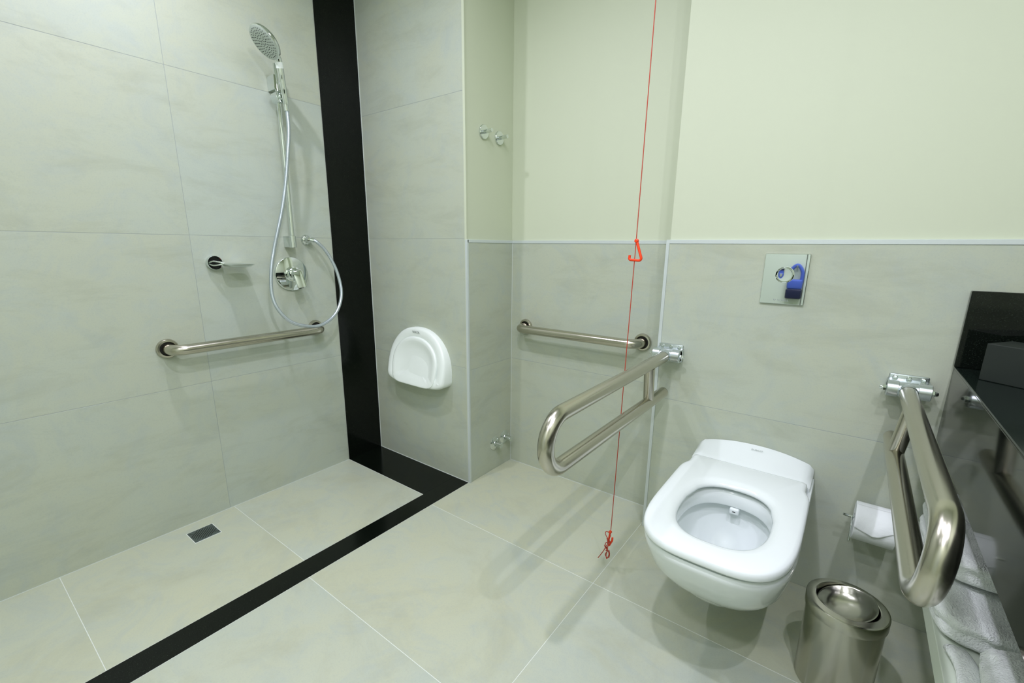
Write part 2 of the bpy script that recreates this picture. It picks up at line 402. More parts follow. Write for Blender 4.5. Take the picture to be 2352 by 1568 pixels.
# ------------------------------------------------------------------ folding support rails
def fold_rail(x0, xlow, label, mark):
    t = root('folding_grab_rail', (x0, YE, .777), label, 'grab rail', 'folding grab rails beside the toilet')
    y = YE; zc, off = .777, .047
    # wall plate
    bm = nb(); box(bm, (x0-.044, y-.005, .745), (x0+.047, y, .812), .003, 2)
    vs = [v for v in bm.verts]; 
    obj('wall_plate', bm, M['alu'], t)
    for sx in (-.030, .002, .034):
        for sz in (.8025, .7495):
            bm = nb(); cyl(bm, (x0+sx, y-.004, sz), (x0+sx, y-.0095, sz), .0062, 20, .0015)
            cyl(bm, (x0+sx, y-.009, sz), (x0+sx, y-.0125, sz), .0034, 6, .0006)
            obj('screw', bm, M['chrome'], t)
    # hinge housing: two lugs and barrel
    bm = nb()
    cyl(bm, (x0-.048, y-off, zc), (x0-.0215, y-off, zc), .0240, 36, .001)
    cyl(bm, (x0+.0215, y-off, zc), (x0+.051, y-off, zc), .0240, 36, .001)
    cyl(bm, (x0-.023, y-off, zc), (x0+.023, y-off, zc), .0205, 36)
    box(bm, (x0-.048, y-off, zc-.022), (x0+.051, y-.004, zc+.022), .002, 1)
    h = obj('hinge', bm, M['alu'], t)
    for s in (-1, 1):
        e = -.048 if s < 0 else .051
        bm = nb(); cyl(bm, (x0+e, y-off, zc), (x0+e+s*.008, y-off, zc), .0090, 6, .001)
        lathe(bm, (x0+e+s*.008, y-off, zc), (s, 0, 0), [(.0068, 0), (.0066, .003), (.0045, .0075), (0, .009)], 20)
        obj('bolt', bm, M['chrome'] if (s < 0 or not mark == 'dark') else M['chrome'], h)
    # bent rail
    yt = .853; zu, zl = .772, .629
    p = [(x0, y-off-.012, zu+.002), (x0, yt, zu), (xlow, yt, zl), (xlow, y-.052, zl)]
    bm = nb(); tube(bm, fillet(p, [.0708, .0708], 18), .0208, 32); obj('rail', bm, M['steel'], t)
    bm = nb(); tube(bm, [(x0, 1.520, zu-.012), (xlow, 1.535, zl+.012)], .0185, 28); obj('strut', bm, M['steel'], t)
    bm = nb(); lathe(bm, (x0, y-off-.010, zu+.002), (0, -1, 0), [(.0225, 0), (.0225, .020), (.0212, .023)], 32, cap=False); obj('collar', bm, M['alu'], t)
    bm = nb(); cyl(bm, (xlow, y-.0525, zl), (xlow, y-.046, zl), .0200, 28, .002); obj('end_cap', bm, M['dark'], t)
    if mark == 'blue':
        bm = nb(); box(bm, (x0+.0255, y-.0056, .790), (x0+.0280, y-.005, .800)); box(bm, (x0+.0255, y-.0056, .790), (x0+.0400, y-.005, .7915))
        obj('marker_line', bm, M['inkb'], t, False, label='blue corner mark drawn beside the screw')
    return t
fold_rail(-.533, -.533, 'folding steel support rail at the left of the toilet, mounted at the wall corner', 'blue')
fold_rail(.165, .153, 'folding steel support rail between the toilet and the granite counter', 'dark')

# ------------------------------------------------------------------ hand shower set
t = root('shower_rail', (XA, 1.10, 1.17), 'slim chrome sliding rail holding the hand shower on the shower wall', 'shower rail')
xr = XA+.055
bm = nb(); cyl(bm, (xr, 1.100, 1.165), (xr, 1.100, 1.905), .0095, 28, .001); obj('pole', bm, M['chrome'], t)
bm = nb(); box(bm, (XA, 1.086, 1.805), (xr+.004, 1.114, 1.862), .0012, 1); obj('wall_bracket', bm, M['chrome'], t, False)
bm = nb(); box(bm, (XA, 1.086, 1.158), (xr+.001, 1.114, 1.208), .0012, 1); obj('wall_bracket', bm, M['chrome'], t, False)
bm = nb(); cyl(bm, (xr, 1.100, 1.157), (xr, 1.100, 1.209), .0145, 28, .001); obj('lower_sleeve', bm, M['chrome'], t)
bm = nb(); cyl(bm, (xr-.022, 1.100, 1.775), (xr+.030, 1.100, 1.775), .0240, 36, .0012)
cyl(bm, (xr+.018, 1.1, 1.775), (xr+.036, 1.103, 1.777), .0150, 28, .001); obj('slider', bm, M['chrome'], t)
# hand shower
HB = Vector((xr+.047, 1.106, 1.745)); HC = Vector((-1.985, 1.018, 1.937))
N = Vector((-.10, -.62, -.70))
view = (Vector((0, 0, CAM_H))-HC).normalized()
left_ = -r2*.80 - u2*.60; left_ = (left_-view*left_.dot(view)).normalized()
N = (view*.54+left_*.84).normalized()
t = root('hand_shower', HB, 'round chrome hand shower hanging in the rail slider', 'hand shower')
up = (HC-HB).normalized()
bm = nb(); back = HC-N*.012
dn = (HB-HC); dn = (dn-N*dn.dot(N)).normalized()
neck = HC+dn*.074-N*.014; hd_ = (neck-HB).normalized()
tube(bm, spline([HB, HB.lerp(neck, .33), HB.lerp(neck, .66), neck, HC+dn*.052-N*.017], 6), [.0110]*6+[.0120]*6+[.0130]*6+[.0135]*7, 28); obj('handle', bm, M['chrome'], t)
bm = nb(); lathe(bm, HC-N*.030, N, [(0, 0), (.030, .001), (.052, .008), (.0635, .018), (.0660, .024), (.0655, .029), (.0625, .0305)], 56, cap=False); obj('head_shell', bm, M['chrome'], t)
bm = nb(); lathe(bm, HC-N*.030, N, [(.0628, .0302), (.060, .0318), (.030, .0322), (0, .0322)], 56, cap=False); fc = obj('spray_face', bm, M['face'], t)
ax, ay, _ = frame(N); bm = nb()
for ring, cnt in ((.008, 6), (.017, 10), (.026, 16), (.035, 20), (.044, 26), (.053, 30)):
    for k in range(cnt):
        a = 2*PI*k/cnt+ring*40; c = HC+N*.0018+(ax*math.cos(a)+ay*math.sin(a))*ring
        lathe(bm, c, N, [(.0019, 0), (.0015, .0022), (0, .0022)], 8, cap=False)
nz_ = obj('nozzles', bm, M['ink'], fc)
nz_['kind'] = 'stuff'
bm = nb(); tube(bm, [neck-hd_*.004, neck-hd_*.026], .0145, 28); obj('neck_ring', bm, M['plastic'], t, label='white ring below the spray head')
# hose
t = root('shower_hose', (XA, 1.204, 1.192), 'silver flexible shower hose looping from hand shower to wall outlet', 'hose')
HP = [(-2.027, 1.1042, 1.7431), (-2.027, 1.1077, 1.7071), (-2.027, 1.1064, 1.6424), (-2.03, 1.0948, 1.5547), (-2.037, 1.0755, 1.4297), (-2.042, 1.0509, 1.3201), (-2.047, 1.0242, 1.2279), (-2.052, 1.0004, 1.1445), (-2.049, 0.9783, 1.0611), (-2.042, 0.9662, 0.9677), (-2.027, 0.9741, 0.8991), (-2.007, 1.012, 0.8382), (-1.992, 1.0702, 0.8085), (-1.99, 1.1477, 0.8006), (-1.997, 1.2231, 0.8326), (-2.007, 1.2694, 0.8844), (-2.019, 1.2925, 0.9501), (-2.035, 1.2907, 1.0299), (-2.049, 1.2727, 1.0969), (-2.062, 1.2465, 1.1503), (-2.072, 1.2175, 1.1824), (-2.082, 1.205, 1.192)]
bm = nb(); tube(bm, spline(HP, 9), .0074, 16); obj('hose_body', bm, M['hose'], t)
bm = nb(); tube(bm, [HP[0], (-2.027, 1.106, 1.718)], .0095, 20); obj('hose_nut', bm, M['chrome'], t)
bm = nb(); tube(bm, [(-2.078, 1.2085, 1.190), (-2.090, 1.196, 1.194)], .0100, 20); obj('hose_nut', bm, M['chrome'], t)
# wall outlet
t = root('wall_outlet', (XA, 1.193, 1.192), 'small round chrome outlet feeding the shower hose', 'outlet')
bm = nb(); lathe(bm, (XA, 1.193, 1.192), (1, 0, 0), [(.0245, 0), (.0240, .005), (.0200, .010), (.0150, .013)], 36); obj('flange', bm, M['chrome'], t)
bm = nb(); lathe(bm, (XA+.010, 1.193, 1.192), (1, 0, 0), [(.0135, 0), (.0155, .010), (.0155, .022), (.0120, .032), (0, .036)], 32); obj('elbow', bm, M['chrome'], t)

# mixer
t = root('shower_mixer', (XA, 1.105, 1.036), 'round chrome shower mixer with a lever handle', 'mixer')
c = Vector((XA, 1.105, 1.036))
bm = nb(); lathe(bm, c, (1, 0, 0), [(.0775, 0), (.0785, .004), (.0770, .0085), (.0745, .0100), (0, .0108)], 64); obj('escutcheon', bm, M['chrome'], t)
bm = nb(); lathe(bm, c, (1, 0, 0), [(.034, .009), (.034, .016), (.029, .018), (.029, .034), (.031, .036), (.031, .050), (.026, .052), (.024, .060), (0, .061)], 44); obj('valve_body', bm, M['chrome'], t)
bm = nb(); a = Vector((XA+.066, 1.098, 1.052)); e = Vector((XA+.083, 1.110, .974)); dd = (e-a).normalized(); sx_ = Vector((.12, .95, .25)); sx_ = (sx_-dd*sx_.dot(dd)).normalized(); oz = sx_.cross(dd)
prof = [(-.0185, -.007), (-.0185, .005), (-.008, .010), (0, .005), (.008, .010), (.0185, .005), (.0185, -.007), (0, -.010)]
rings = []
for k, (tt, s) in enumerate([(0, .8), (.08, 1), (.5, 1.0), (.92, 1.0), (1, .9)]):
    p = a.lerp(e, tt); rings.append([p+sx_*u*s+oz*v*s for u, v in prof])
loft(bm, rings); hd = obj('lever', bm, M['chrome'], t, angle=25)
bm = nb(); cyl(bm, (XA+.055, 1.108, 1.040), (XA+.072, 1.110, 1.044), .0185, 32, .002); obj('lever_hub', bm, M['chrome'], t)

# soap dish
t = root('soap_dish', (XA, .785, 1.095), 'chrome soap dish on a round wall flange left of the mixer', 'soap dish')
bm = nb(); lathe(bm, (XA, .783, 1.095), (1, 0, 0), [(.0275, 0), (.0285, .003), (.0285, .020), (.0270, .0225), (.0245, .0225), (.0235, .014), (0, .014)], 44, cap=False); obj('flange', bm, M['chrome'], t)
bm = nb(); cyl(bm, (XA+.0142, .783, 1.095), (XA+.0150, .783, 1.095), .0232, 36); obj('flange_insert', bm, M['black'], t, label='glossy black disc inside the flange')
bm = nb(); sp_ = [(XA+.0145, .762, 1.096), (XA+.030, .772, 1.101), (XA+.046, .790, 1.098), (XA+.052, .806, 1.093)]
tube(bm, spline(sp_, 8), .0032, 12)
tube(bm, spline([(x, y, 2.186-z) for x, y, z in sp_], 8), .0032, 12)
tube(bm, [(XA+.0145, .790, 1.095), (XA+.050, .800, 1.093)], .0045, 12); obj('arm', bm, M['chrome'], t)
bm = nb(); n = 40; rings = []
cx_, cy_ = XA+.066, .850
for (s, z) in ((0.02, 1.076), (.5, 1.0765), (.8, 1.080), (1.0, 1.0885), (1.02, 1.0895), (1.0, 1.0900), (.8, 1.0825), (.5, 1.079), (0.02, 1.0785)):
    rg = []
    for i in range(n):
        a_ = 2*PI*i/n; ca, sa = math.cos(a_), math.sin(a_); e_ = .32
        rg.append((cx_+.050*s*math.copysign(abs(ca)**e_, ca), cy_+.052*s*math.copysign(abs(sa)**e_, sa), z))
    rings.append(rg)
loft(bm, rings); obj('tray', bm, M['chrome'], t)

# ------------------------------------------------------------------ folded shower seat
t = root('folding_shower_seat', (-1.738, YB, .475), 'white fold-down shower seat folded up against the tiles', 'shower seat')
xs, z0s, z1s, hw = -1.738, .473, .768, .212
def seat_outline(k, n=72, d=0.):
    """closed outline: dome top, sides drawn in a little at the bottom; d insets it"""
    out = []
    H_ = z1s-z0s; zc = z0s+.085
    for i in range(n):
        a_ = 2*PI*i/n; ca, sa = math.cos(a_), math.sin(a_)
        if sa >= 0:
            x = (hw-d)*math.copysign(abs(ca)**.92, ca); z = zc+(z1s-zc-d)*abs(sa)**.95
        else:
            x = (hw-d)*math.copysign(abs(ca)**.30, ca)*(1-.13*abs(sa)**1.5); z = zc-(zc-z0s-d)*abs(sa)**.30
        out.append((x, z))
    return out
def dep(z): 
    u = (z-z0s)/(z1s-z0s); return .030+.050*max(0, 1-u)**1.4
bm = nb(); rings = []
for (d, f) in ((.0, 0), (.0, .72), (.004, .90), (.012, .985), (.022, 1.), (.044, 1.), (.048, .93), (.052, .8), (.12, .8), (.17, .8)):
    rings.append([(xs+x, YB-dep(z)*f, z) for x, z in seat_outline(0, 72, d)])
loft(bm, rings); obj('frame', bm, M['plastic'], t, angle=50)
bm = nb(); rings = []
def flap_outline(d, n=72):
    out = []; zc = z0s+.115; 
    for i in range(n):
        a_ = 2*PI*i/n; ca, sa = math.cos(a_), math.sin(a_)
        if sa >= 0: x = (.162-d)*math.copysign(abs(ca)**.95, ca); z = zc+(z1s-.046-zc-d)*sa
        else: x = (.162-d+.012*abs(sa)**2)*math.copysign(abs(ca)**.30, ca); z = zc-(zc-z0s-.004-d*.6)*abs(sa)**.9
        out.append((x, z))
    return out
def fdep(z, x, d):
    u = (z-z0s)/(z1s-z0s); base = .032+.052*max(0, 1-u)**1.2
    return base
for (d, dy) in ((.0, -.018), (.0, -.004), (.003, .0015), (.008, .003), (.022, .001), (.040, -.006), (.065, -.011), (.10, -.013), (.14, -.013)):
    rings.append([(xs+x, YB-fdep(z, x, d)-dy*(1 if z > z0s+.05 else .35), z) for x, z in flap_outline(d)])
loft(bm, rings); obj('seat_flap', bm, M['plastic'], t, angle=60)
bm = nb(); lathe(bm, (xs+.180, YB-dep(.505)*.93, .507), (.12, -.99, 0), [(.0095, 0), (.0092, .0035), (.0075, .0050), (0, .0052)], 24, cap=False); obj('hinge_cap', bm, M['plastic'], t)
text('brand_lettering', 'DOCOL', .0145, M['inkm'], t, (xs, YB-.0345-.0012, .7455), (1, 0, 0), (0, -.22, 1), .0008, 'small grey lettering')

# ------------------------------------------------------------------ robe hooks and valves on the recess side wall
def hook(label):
    t = root('robe_hook', (0, 0, 0), label, 'hook', 'chrome robe hooks')
    bm = nb(); lathe(bm, (0, 0, 0), (1, 0, 0), [(.0285, 0), (.0300, .002), (.0300, .0075), (.0285, .009), (0, .009)], 44); obj('flange', bm, M['chrome'], t)
    bm = nb(); x_, r_ = .009, .0082
    tube(bm, [(.008, 0, -.001), (.052, 0, .002)], r_, 28); obj('peg', bm, M['chrome'], t)
    return t
h1 = hook('left chrome robe hook, higher of the two, on the cream recess wall')
h2 = copy_thing(h1, 'right chrome robe hook, lower of the two and nearer the corner')
h1.location = (XC-TT, 1.678, 1.666); h2.location = (XC-TT, 1.789, 1.660)
def valve(label):
    t = root('angle_valve', (0, 0, 0), label, 'valve', 'chrome wall valves near the floor')
    bm = nb(); lathe(bm, (0, 0, 0), (1, 0, 0), [(.0365, 0), (.0370, .002), (.0340, .005), (.0170, .009), (.0155, .012)], 44); obj('flange', bm, M['chrome'], t)
    bm = nb(); cyl(bm, (.009, 0, 0), (.020, 0, 0), .0085, 24, 0); cyl(bm, (.018, 0, 0), (.050, 0, 0), .0150, 32, .0012); obj('knob', bm, M['chrome'], t)
    return t
v1 = valve('left chrome angle valve low on the tiled recess wall')
v2 = copy_thing(v1, 'right chrome angle valve, nearest the recess corner by the floor')
v1.location = (XC, 1.748, .148); v2.location = (XC, 1.832, .156)

# ------------------------------------------------------------------ floor drain
t = root('floor_drain', (-2.01, .565, 0), 'square steel drain grate in the shower floor', 'drain')
bm = nb(); box(bm, (-2.060, .5155, -.004), (-1.962, .6135, .0006)); obj('surround', bm, M['grout'], t, False)
bm = nb(); box(bm, (-2.0575, .518, -.003), (-1.9645, .611, .0014), .0006, 1); gr = obj('grate', bm, M['drain'], t, False)
bm = nb()
for k in range(13):
    s = (k-6)*.0085; L = math.sqrt(max(0, .042**2-s**2))*1.0+.004
    dv = Vector((-.80, .60, 0)); pv = Vector((.60, .80, 0)); c_ = Vector((-2.011, .5645, .00145))+pv*s
    pts = []
    for q in range(9):
        u = -1+2*q/8; pts.append(c_+dv*u*L+pv*.0022*math.sin(u*2.6))
    up_ = [bm.verts.new(p+pv*.0017*(1-abs(-1+2*i/8)**3*.8)) for i, p in enumerate(pts)]
    lo_ = [bm.verts.new(p-pv*.0017*(1-abs(-1+2*i/8)**3*.8)) for i, p in enumerate(pts)]
    for i in range(8): bm.faces.new((lo_[i], lo_[i+1], up_[i+1], up_[i]))
r_ = bmesh.ops.extrude_face_region(bm, geom=bm.faces[:]); bmesh.ops.translate(bm, verts=[v for v in r_['geom'] if isinstance(v, bmesh.types.BMVert)], vec=(0, 0, .0003))
obj('slots', bm, M['black'], t, False)

# ------------------------------------------------------------------ emergency pull cord
cx, cy = -.568, 1.39
t = root('emergency_pull_cord', (cx, cy, CEIL), 'thin red emergency pull cord hanging from the ceiling, triangular handles', 'pull cord')
ztop = CEIL; px = lambda z: -.562-.0175*(1.197-z)-.0035*0
bm = nb(); tube(bm, [(px(1.2)+.0065*(z-1.2)/.6 if z > 1.2 else px(z), cy, z) for z in (CEIL, 2.1, 1.83, 1.5, 1.2, .9, .6, .3, .17)], 0.0015, 8); obj('string', bm, M['cord'], t)
bm = nb(); lathe(bm, (px(1.2)+.0065*1.3/.6, cy, CEIL), (0, 0, -1), [(.035, 0), (.034, .012), (.02, .018), (0, .019)], 32); obj('ceiling_switch', bm, M['plastic'], t)
B_ = .0042
X0 = px(1.19)
bm = nb(); tube(bm, fillet([(X0+.0015, cy, 1.192), (X0+.0235, cy-.001, 1.131), (X0-.0185, cy-.001, 1.1335), (X0-.0175, cy, 1.1475)], [.007, .0055], 8), B_, 14)
lathe(bm, (X0+.0015, cy-.006, 1.191), (0, 1, 0), [(.0035, 0), (.0060, .002), (.0060, .010), (.0035, .012)], 18); obj('upper_handle', bm, M['red'], t)
# lower handle turned sideways, with the spare cord wound round it
zb = .160; X1 = -.583
bm = nb(); tube(bm, fillet([(X1+.001, cy, zb), (X1-.006, cy-.004, .087), (X1+.013, cy-.006, .133), (X1+.0135, cy-.006, .145)], [.004, .003], 6), .0036, 14)
lathe(bm, (X1+.001, cy-.006, zb), (0, 1, 0), [(.003, 0), (.0055, .002), (.0055, .010), (.003, .012)], 18); obj('lower_handle', bm, M['red'], t)
bm = nb()
wp = []
for k in range(60):
    u = k/59; a_ = u*2*PI*4.5
    wp.append((X1-.002+.009*math.cos(a_)*(1+.3*math.sin(7*u)), cy-.012+.010*math.sin(a_*.9), .148-.062*u+.018*math.sin(a_*.5)))
wp += [(X1-.004, cy, .080), (X1-.012, cy-.002, .064), (X1-.006, cy, .050), (X1+.004, cy-.004, .058), (X1+.007, cy-.006, .075), (X1+.002, cy-.004, .088)]
tube(bm, spline(wp, 3), 0.0015, 7)
wp = [(X1-.004, cy, .088), (X1-.009, cy, .060), (X1-.003, cy-.006, .050), (X1+.003, cy-.003, .070), (X1-.006, cy, .086), (X1-.012, cy+.002, .092), (X1-.020, cy-.004, .072), (X1-.038, cy-.006, .037)]
tube(bm, spline(wp, 4), 0.0015, 7)
obj('spare_cord', bm, M['cord'], t, label='dark red spare cord wound round the lower handle')

# ------------------------------------------------------------------ flush plate
t = root('flush_plate', (-.188, YE, 1.075), 'mirror-like square flush plate with a round push button on the toilet wall', 'flush plate')
bm = nb(); box(bm, (-.2505, YE-.0085, .9945), (-.1250, YE, 1.1555), .0010, 1); obj('cover', bm, M['chrome'], t, False)
bc = (-.188, YE-.0085, 1.089)
bm = nb(); lathe(bm, bc, (0, -1, 0), [(.0265, 0), (.0265, .004), (.0255, .0085), (.0235, .0100), (.0218, .0085), (.0205, .0070), (0, .0062)], 52, cap=False); obj('button', bm, M['chrome'], t)
text('brand_lettering', 'SCHELL', .0085, M['inkl'], t, (-.1835, YE-.0092, 1.0065), (1, 0, 0), (0, 0, 1), .0006, 'small pale grey lettering', 1.15)
bm = nb(); zt = 1.0065
for pts in ([(-.2125, zt+.003), (-.2085, zt+.003), (-.2075, zt-.0035)], [(-.2055, zt+.003), (-.2025, zt+.003), (-.2068, zt-.0035)]):
    a_ = [bm.verts.new((x, YE-.0094, z)) for x, z in pts]; b_ = [bm.verts.new((x, YE-.0086, z)) for x, z in pts]
    bm.faces.new(a_); bm.faces.new(b_[::-1])
    for i in range(3): bm.faces.new((a_[i], a_[(i+1) % 3], b_[(i+1) % 3], b_[i]))
obj('brand_emblem', bm, M['inkl'], t, False)

# ------------------------------------------------------------------ toilet
TX = -.203
t = root('wall_hung_toilet', (TX, YE, .0), 'white wall-hung toilet with open seat ring, no lid', 'toilet')
def sup(n, hw, yf, yc, yb, e, N_=72, tail=1.0):
    """outline, front half superellipse (towards -y), sides straight back to yb"""
    out = []; k = N_//2
    for i in range(k+1):
        a_ = PI*i/k; ca, sa = math.cos(a_), math.sin(a_)
        out.append((TX+hw*math.copysign(abs(ca)**(2/e), ca), yc-(yc-yf)*abs(sa)**(2/e)))
    m = N_-k-1
    L_ = out[-1]; R_ = out[0]
    q = m//3
    for i in range(1, q+1): out.append((L_[0]+(TX-hw*tail-L_[0])*(i/q), L_[1]+(yb-L_[1])*i/q))
    rest = m-2*q
    for i in range(1, rest+1): u = i/(rest+1); out.append((TX+hw*tail*(-1+2*u), yb))
    for i in range(q): u = i/q; out.append((TX+hw*tail+(R_[0]-TX-hw*tail)*u, yb+(R_[1]-yb)*u))
    return out
bm = nb(); rings = []
prof = [(.137, .060, 1.43, 1.60), (.138, .078, 1.385, 1.58), (.145, .100, 1.335, 1.55), (.161, .120, 1.280, 1.50), (.187, .138, 1.230, 1.45), (.220, .153, 1.184, 1.40), (.258, .166, 1.138, 1.36), (.302, .176, 1.099, 1.33), (.352, .184, 1.067, 1.31), (.388, .1895, 1.046, 1.30), (.4065, .1905, 1.041, 1.30), (.4135, .1885, 1.045, 1.30)]
for z, h_, yf, yc in prof: rings.append([(x, y, z) for x, y in sup(0, h_, yf, yc, YE-.001, 3.0 if z > .3 else 2.7)])
R_ = loft(bm, rings, True, False)
# inner rim and basin
inner = [(.4135, .132, .186, 1.296), (.4080, .126, .180, 1.296), (.372, .121, .173, 1.296), (.3655, .1225, .175, 1.296), (.364, .128, .180, 1.296), (.362, .150, .202, 1.296), (.345, .150, .202, 1.298), (.300, .135, .186, 1.300), (.255, .120, .160, 1.305), (.215, .098, .125, 1.310), (.190, .075, .098, 1.312), (.180, .060, .085, 1.314), (.172, .053, .078, 1.316), (.158, .045, .065, 1.318)]
prev = R_[-1]; n = len(prev)
rim_c = Vector((TX, 1.292, 0))
def inring(h_, v_, yc, z, e=2.5):
    # sample by the angle of the outer ring so the faces line up
    out = []
    for v in prev0:
        a_ = math.atan2((v.co.y-1.292)/1.15, v.co.x-TX); ca, sa = math.cos(a_), math.sin(a_)
        rr = (abs(ca)**e+abs(sa)**e)**(-1/e)
        out.append((TX+h_*ca*rr, yc+v_*sa*rr, z))
    return out
prev0 = list(prev)
for (z, h_, v_, yc) in inner:
    ring = [bm.verts.new(p) for p in inring(h_, v_, yc, z)]
    for i in range(n):
        bm.faces.new((prev[i], prev[(i+1) % n], ring[(i+1) % n], ring[i]))
    prev = ring
bm.faces.new(prev)
bowl = obj('bowl', bm, M['white'], t, angle=50)
bm = nb(); lathe(bm, (TX+.012, 1.43, .150), (0, 0, -1), [(.040, 0), (.038, .018), (.030, .023), (0, .024)], 32); obj('outlet_boss', bm, M['white'], bowl)
# rear deck rising to the wall
bm = nb(); rings = []
for (y, dz, hh) in ((1.622, -.045, .180), (1.620, -.012, .1815), (1.630, -.004, .1825), (1.650, .0, .1830), (1.700, .0135, .184), (1.728, .0235, .1845), (YE-.001, .0255, .1845)):
    rg = [(TX-hh, y, .350)]
    for i in range(25):
        u = -1+i/12; arch = .030*(1-abs(u)**2.2)*max(0, (y-1.62)/.118)
        edge = -.010*max(0, (abs(u)-.93)/.07)**2
        rg.append((TX+hh*u, y, .444+dz*.55+arch+edge-.002))
    rg.append((TX+hh, y, .350)); rings.append(rg)
loft(bm, rings); obj('rear_deck', bm, M['white'], t, angle=50)
text('brand_lettering', 'DURAVIT', .0080, M['inkl'], t, (TX+.012, 1.7085, .4786), (1, 0, .02), (0, 1, .42), .0004, 'faint grey lettering on the rear edge', 1.1)
# flush nozzle
bm = nb(); box(bm, (TX-.014, 1.462, .343), (TX+.014, 1.505, .3635), .005, 3); nz2 = obj('nozzle_block', bm, M['white'], t)
bm = nb(); box(bm, (TX-.0045, 1.4612, .352), (TX+.0045, 1.4625, .3555), .0006, 1); obj('nozzle_hole', bm, M['dark'], nz2, False)
# seat ring
def seat_out(s=0.):
    o = []
    L = []
    e = 3.5; h_ = .191-s; yf = 1.036+s; yc = 1.34
    k = 44
    for i in range(k+1):
        a_ = PI*i/k; ca, sa = math.cos(a_), math.sin(a_)
        o.append((TX+h_*math.copysign(abs(ca)**(2/e), ca), yc-(yc-yf)*abs(sa)**(2/e)))
    left = [(h_, 1.45), (h_-.0005, 1.500), (h_-.003, 1.520), (h_-.009, 1.540), (h_-.0145, 1.556), (h_-.016, 1.575), (h_-.015, 1.60), (h_-.016, 1.618-s), (h_-.024, 1.624-s)]
    for a_, y in left: o.append((TX-a_, y))
    for u in np.linspace(-1, 1, 13)[1:-1]: o.append((TX+u*(h_-.024), 1.624-s))
    for a_, y in left[::-1]: o.append((TX+a_, y))
    return o
outer0 = seat_out(0); n = len(outer0)
def hole(d, z):
    out = []; h_, v_ = .1170-d, .1690-d; e = 2.6; yc = 1.296
    for (x, y) in outer0:
        a_ = math.atan2((y-yc)/1.12, (x-TX)); ca, sa = math.cos(a_), math.sin(a_); rr = (abs(ca)**e+abs(sa)**e)**(-1/e)
        out.append((TX+.001+h_*ca*rr, yc+v_*sa*rr, z))
    return out
zt_, zb_ = .4465, .4225
O = lambda s, z: [(x, y, z) for x, y in seat_out(s)]
seq = [O(.004, zb_), O(.001, zb_+.0015), O(0, zb_+.005), O(0, zt_-.012), O(.0015, zt_-.0055), O(.005, zt_-.0015), O(.014, zt_+.0003), hole(-.030, zt_-.0002), hole(-.018, zt_-.0022), hole(-.007, zt_-.0075), hole(-.001, zt_-.014), hole(.0, zt_-.020), hole(-.002, zb_+.002), hole(-.006, zb_)]
bm = nb(); V = [[bm.verts.new(p) for p in rg] for rg in seq]; V.append(V[0])
for a_, b_ in zip(V, V[1:]):
    for i in range(n): bm.faces.new((a_[i], a_[(i+1) % n], b_[(i+1) % n], b_[i]))
obj('seat_ring', bm, M['seat_pl'], t, angle=60)
for s in (-1, 1):
    bm = nb(); cyl(bm, (TX+s*.150, 1.604, .4330), (TX+s*.1745, 1.604, .4330), .0095, 24, .002); obj('hinge', bm, M['seat_pl'], t)
for s in (-1, 1):
    bm = nb(); cyl(bm, (TX+s*.12, 1.20, .4080), (TX+s*.12, 1.20, .4180), .010, 16, .001); obj('seat_bumper', bm, M['seat_pl'], t)

# ------------------------------------------------------------------ toilet paper
t = root('toilet_paper_holder', (.222, YE, .345), 'bent chrome wire toilet paper holder on the wall right of the toilet', 'paper holder')
ry, rz = YE-.068, .345
bm = nb(); lathe(bm, (.232, YE, .352), (0, -1, 0), [(.0270, 0), (.0275, .003), (.0265, .008), (.0240, .0095), (0, .0098)], 36); obj('flange', bm, M['chrome'], t)
bm = nb(); tube(bm, fillet([(.232, YE-.006, .352), (.232, ry, .352), (.090, ry, .352), (.076, ry-.002, .354)], [.014, .02], 8), .0042, 14)
tube(bm, fillet([(.232, ry, .352), (.099, ry, .352), (.098, ry-.040, .349), (.0985, ry-.0605, .300)], [.004, .012], 6), .0022, 10); obj('wire', bm, M['chrome'], t)
t = root('toilet_paper_roll', (.152, ry, rz), 'white toilet paper roll with a folded loose end, hanging on its holder', 'toilet paper')
bm = nb(); n = 48; rings = []
for (r_, x) in ((.0200, .104), (.0575, .104), (.0590, .1055), (.0590, .2045), (.0575, .206), (.0200, .206)):
    rings.append([(x, ry+r_*math.cos(2*PI*i/n), rz+r_*math.sin(2*PI*i/n)*1.0) for i in range(n)])
rings.append(rings[0])
V = [[bm.verts.new(p) for p in rg] for rg in rings[:-1]]; V.append(V[0])
for a_, b_ in zip(V, V[1:]):
    for i in range(n): bm.faces.new((a_[i], a_[(i+1) % n], b_[(i+1) % n], b_[i]))
obj('roll', bm, M['paper'], t, angle=40)
# loose end: folded to a point over the front
bm = nb(); nu, nv = 22, 26; grid = []
for j in range(nv+1):
    v = j/nv; row = []
    for i in range(nu+1):
        u = i/nu; x = .1045+u*.101
        end = 1.0-.20*abs(u-.45)*1.4-.42*max(0, u-.62)-.2*max(0, .2-u)
        vv = v*end; ang = 1.75+vv*1.55
        R2 = .0600+.010*max(0, v-.55)**1.3+.0025*math.sin(u*9+v*3)*v
        row.append(bm.verts.new((x, ry+R2*math.cos(ang), rz+R2*math.sin(ang))))
    grid.append(row)
for j in range(nv):
    for i in range(nu): bm.faces.new((grid[j][i], grid[j][i+1], grid[j+1][i+1], grid[j+1][i]))
o = obj('loose_end', bm, M['paper'], t, angle=60)
so = o.modifiers.new('thick', 'SOLIDIFY'); so.thickness = .0008

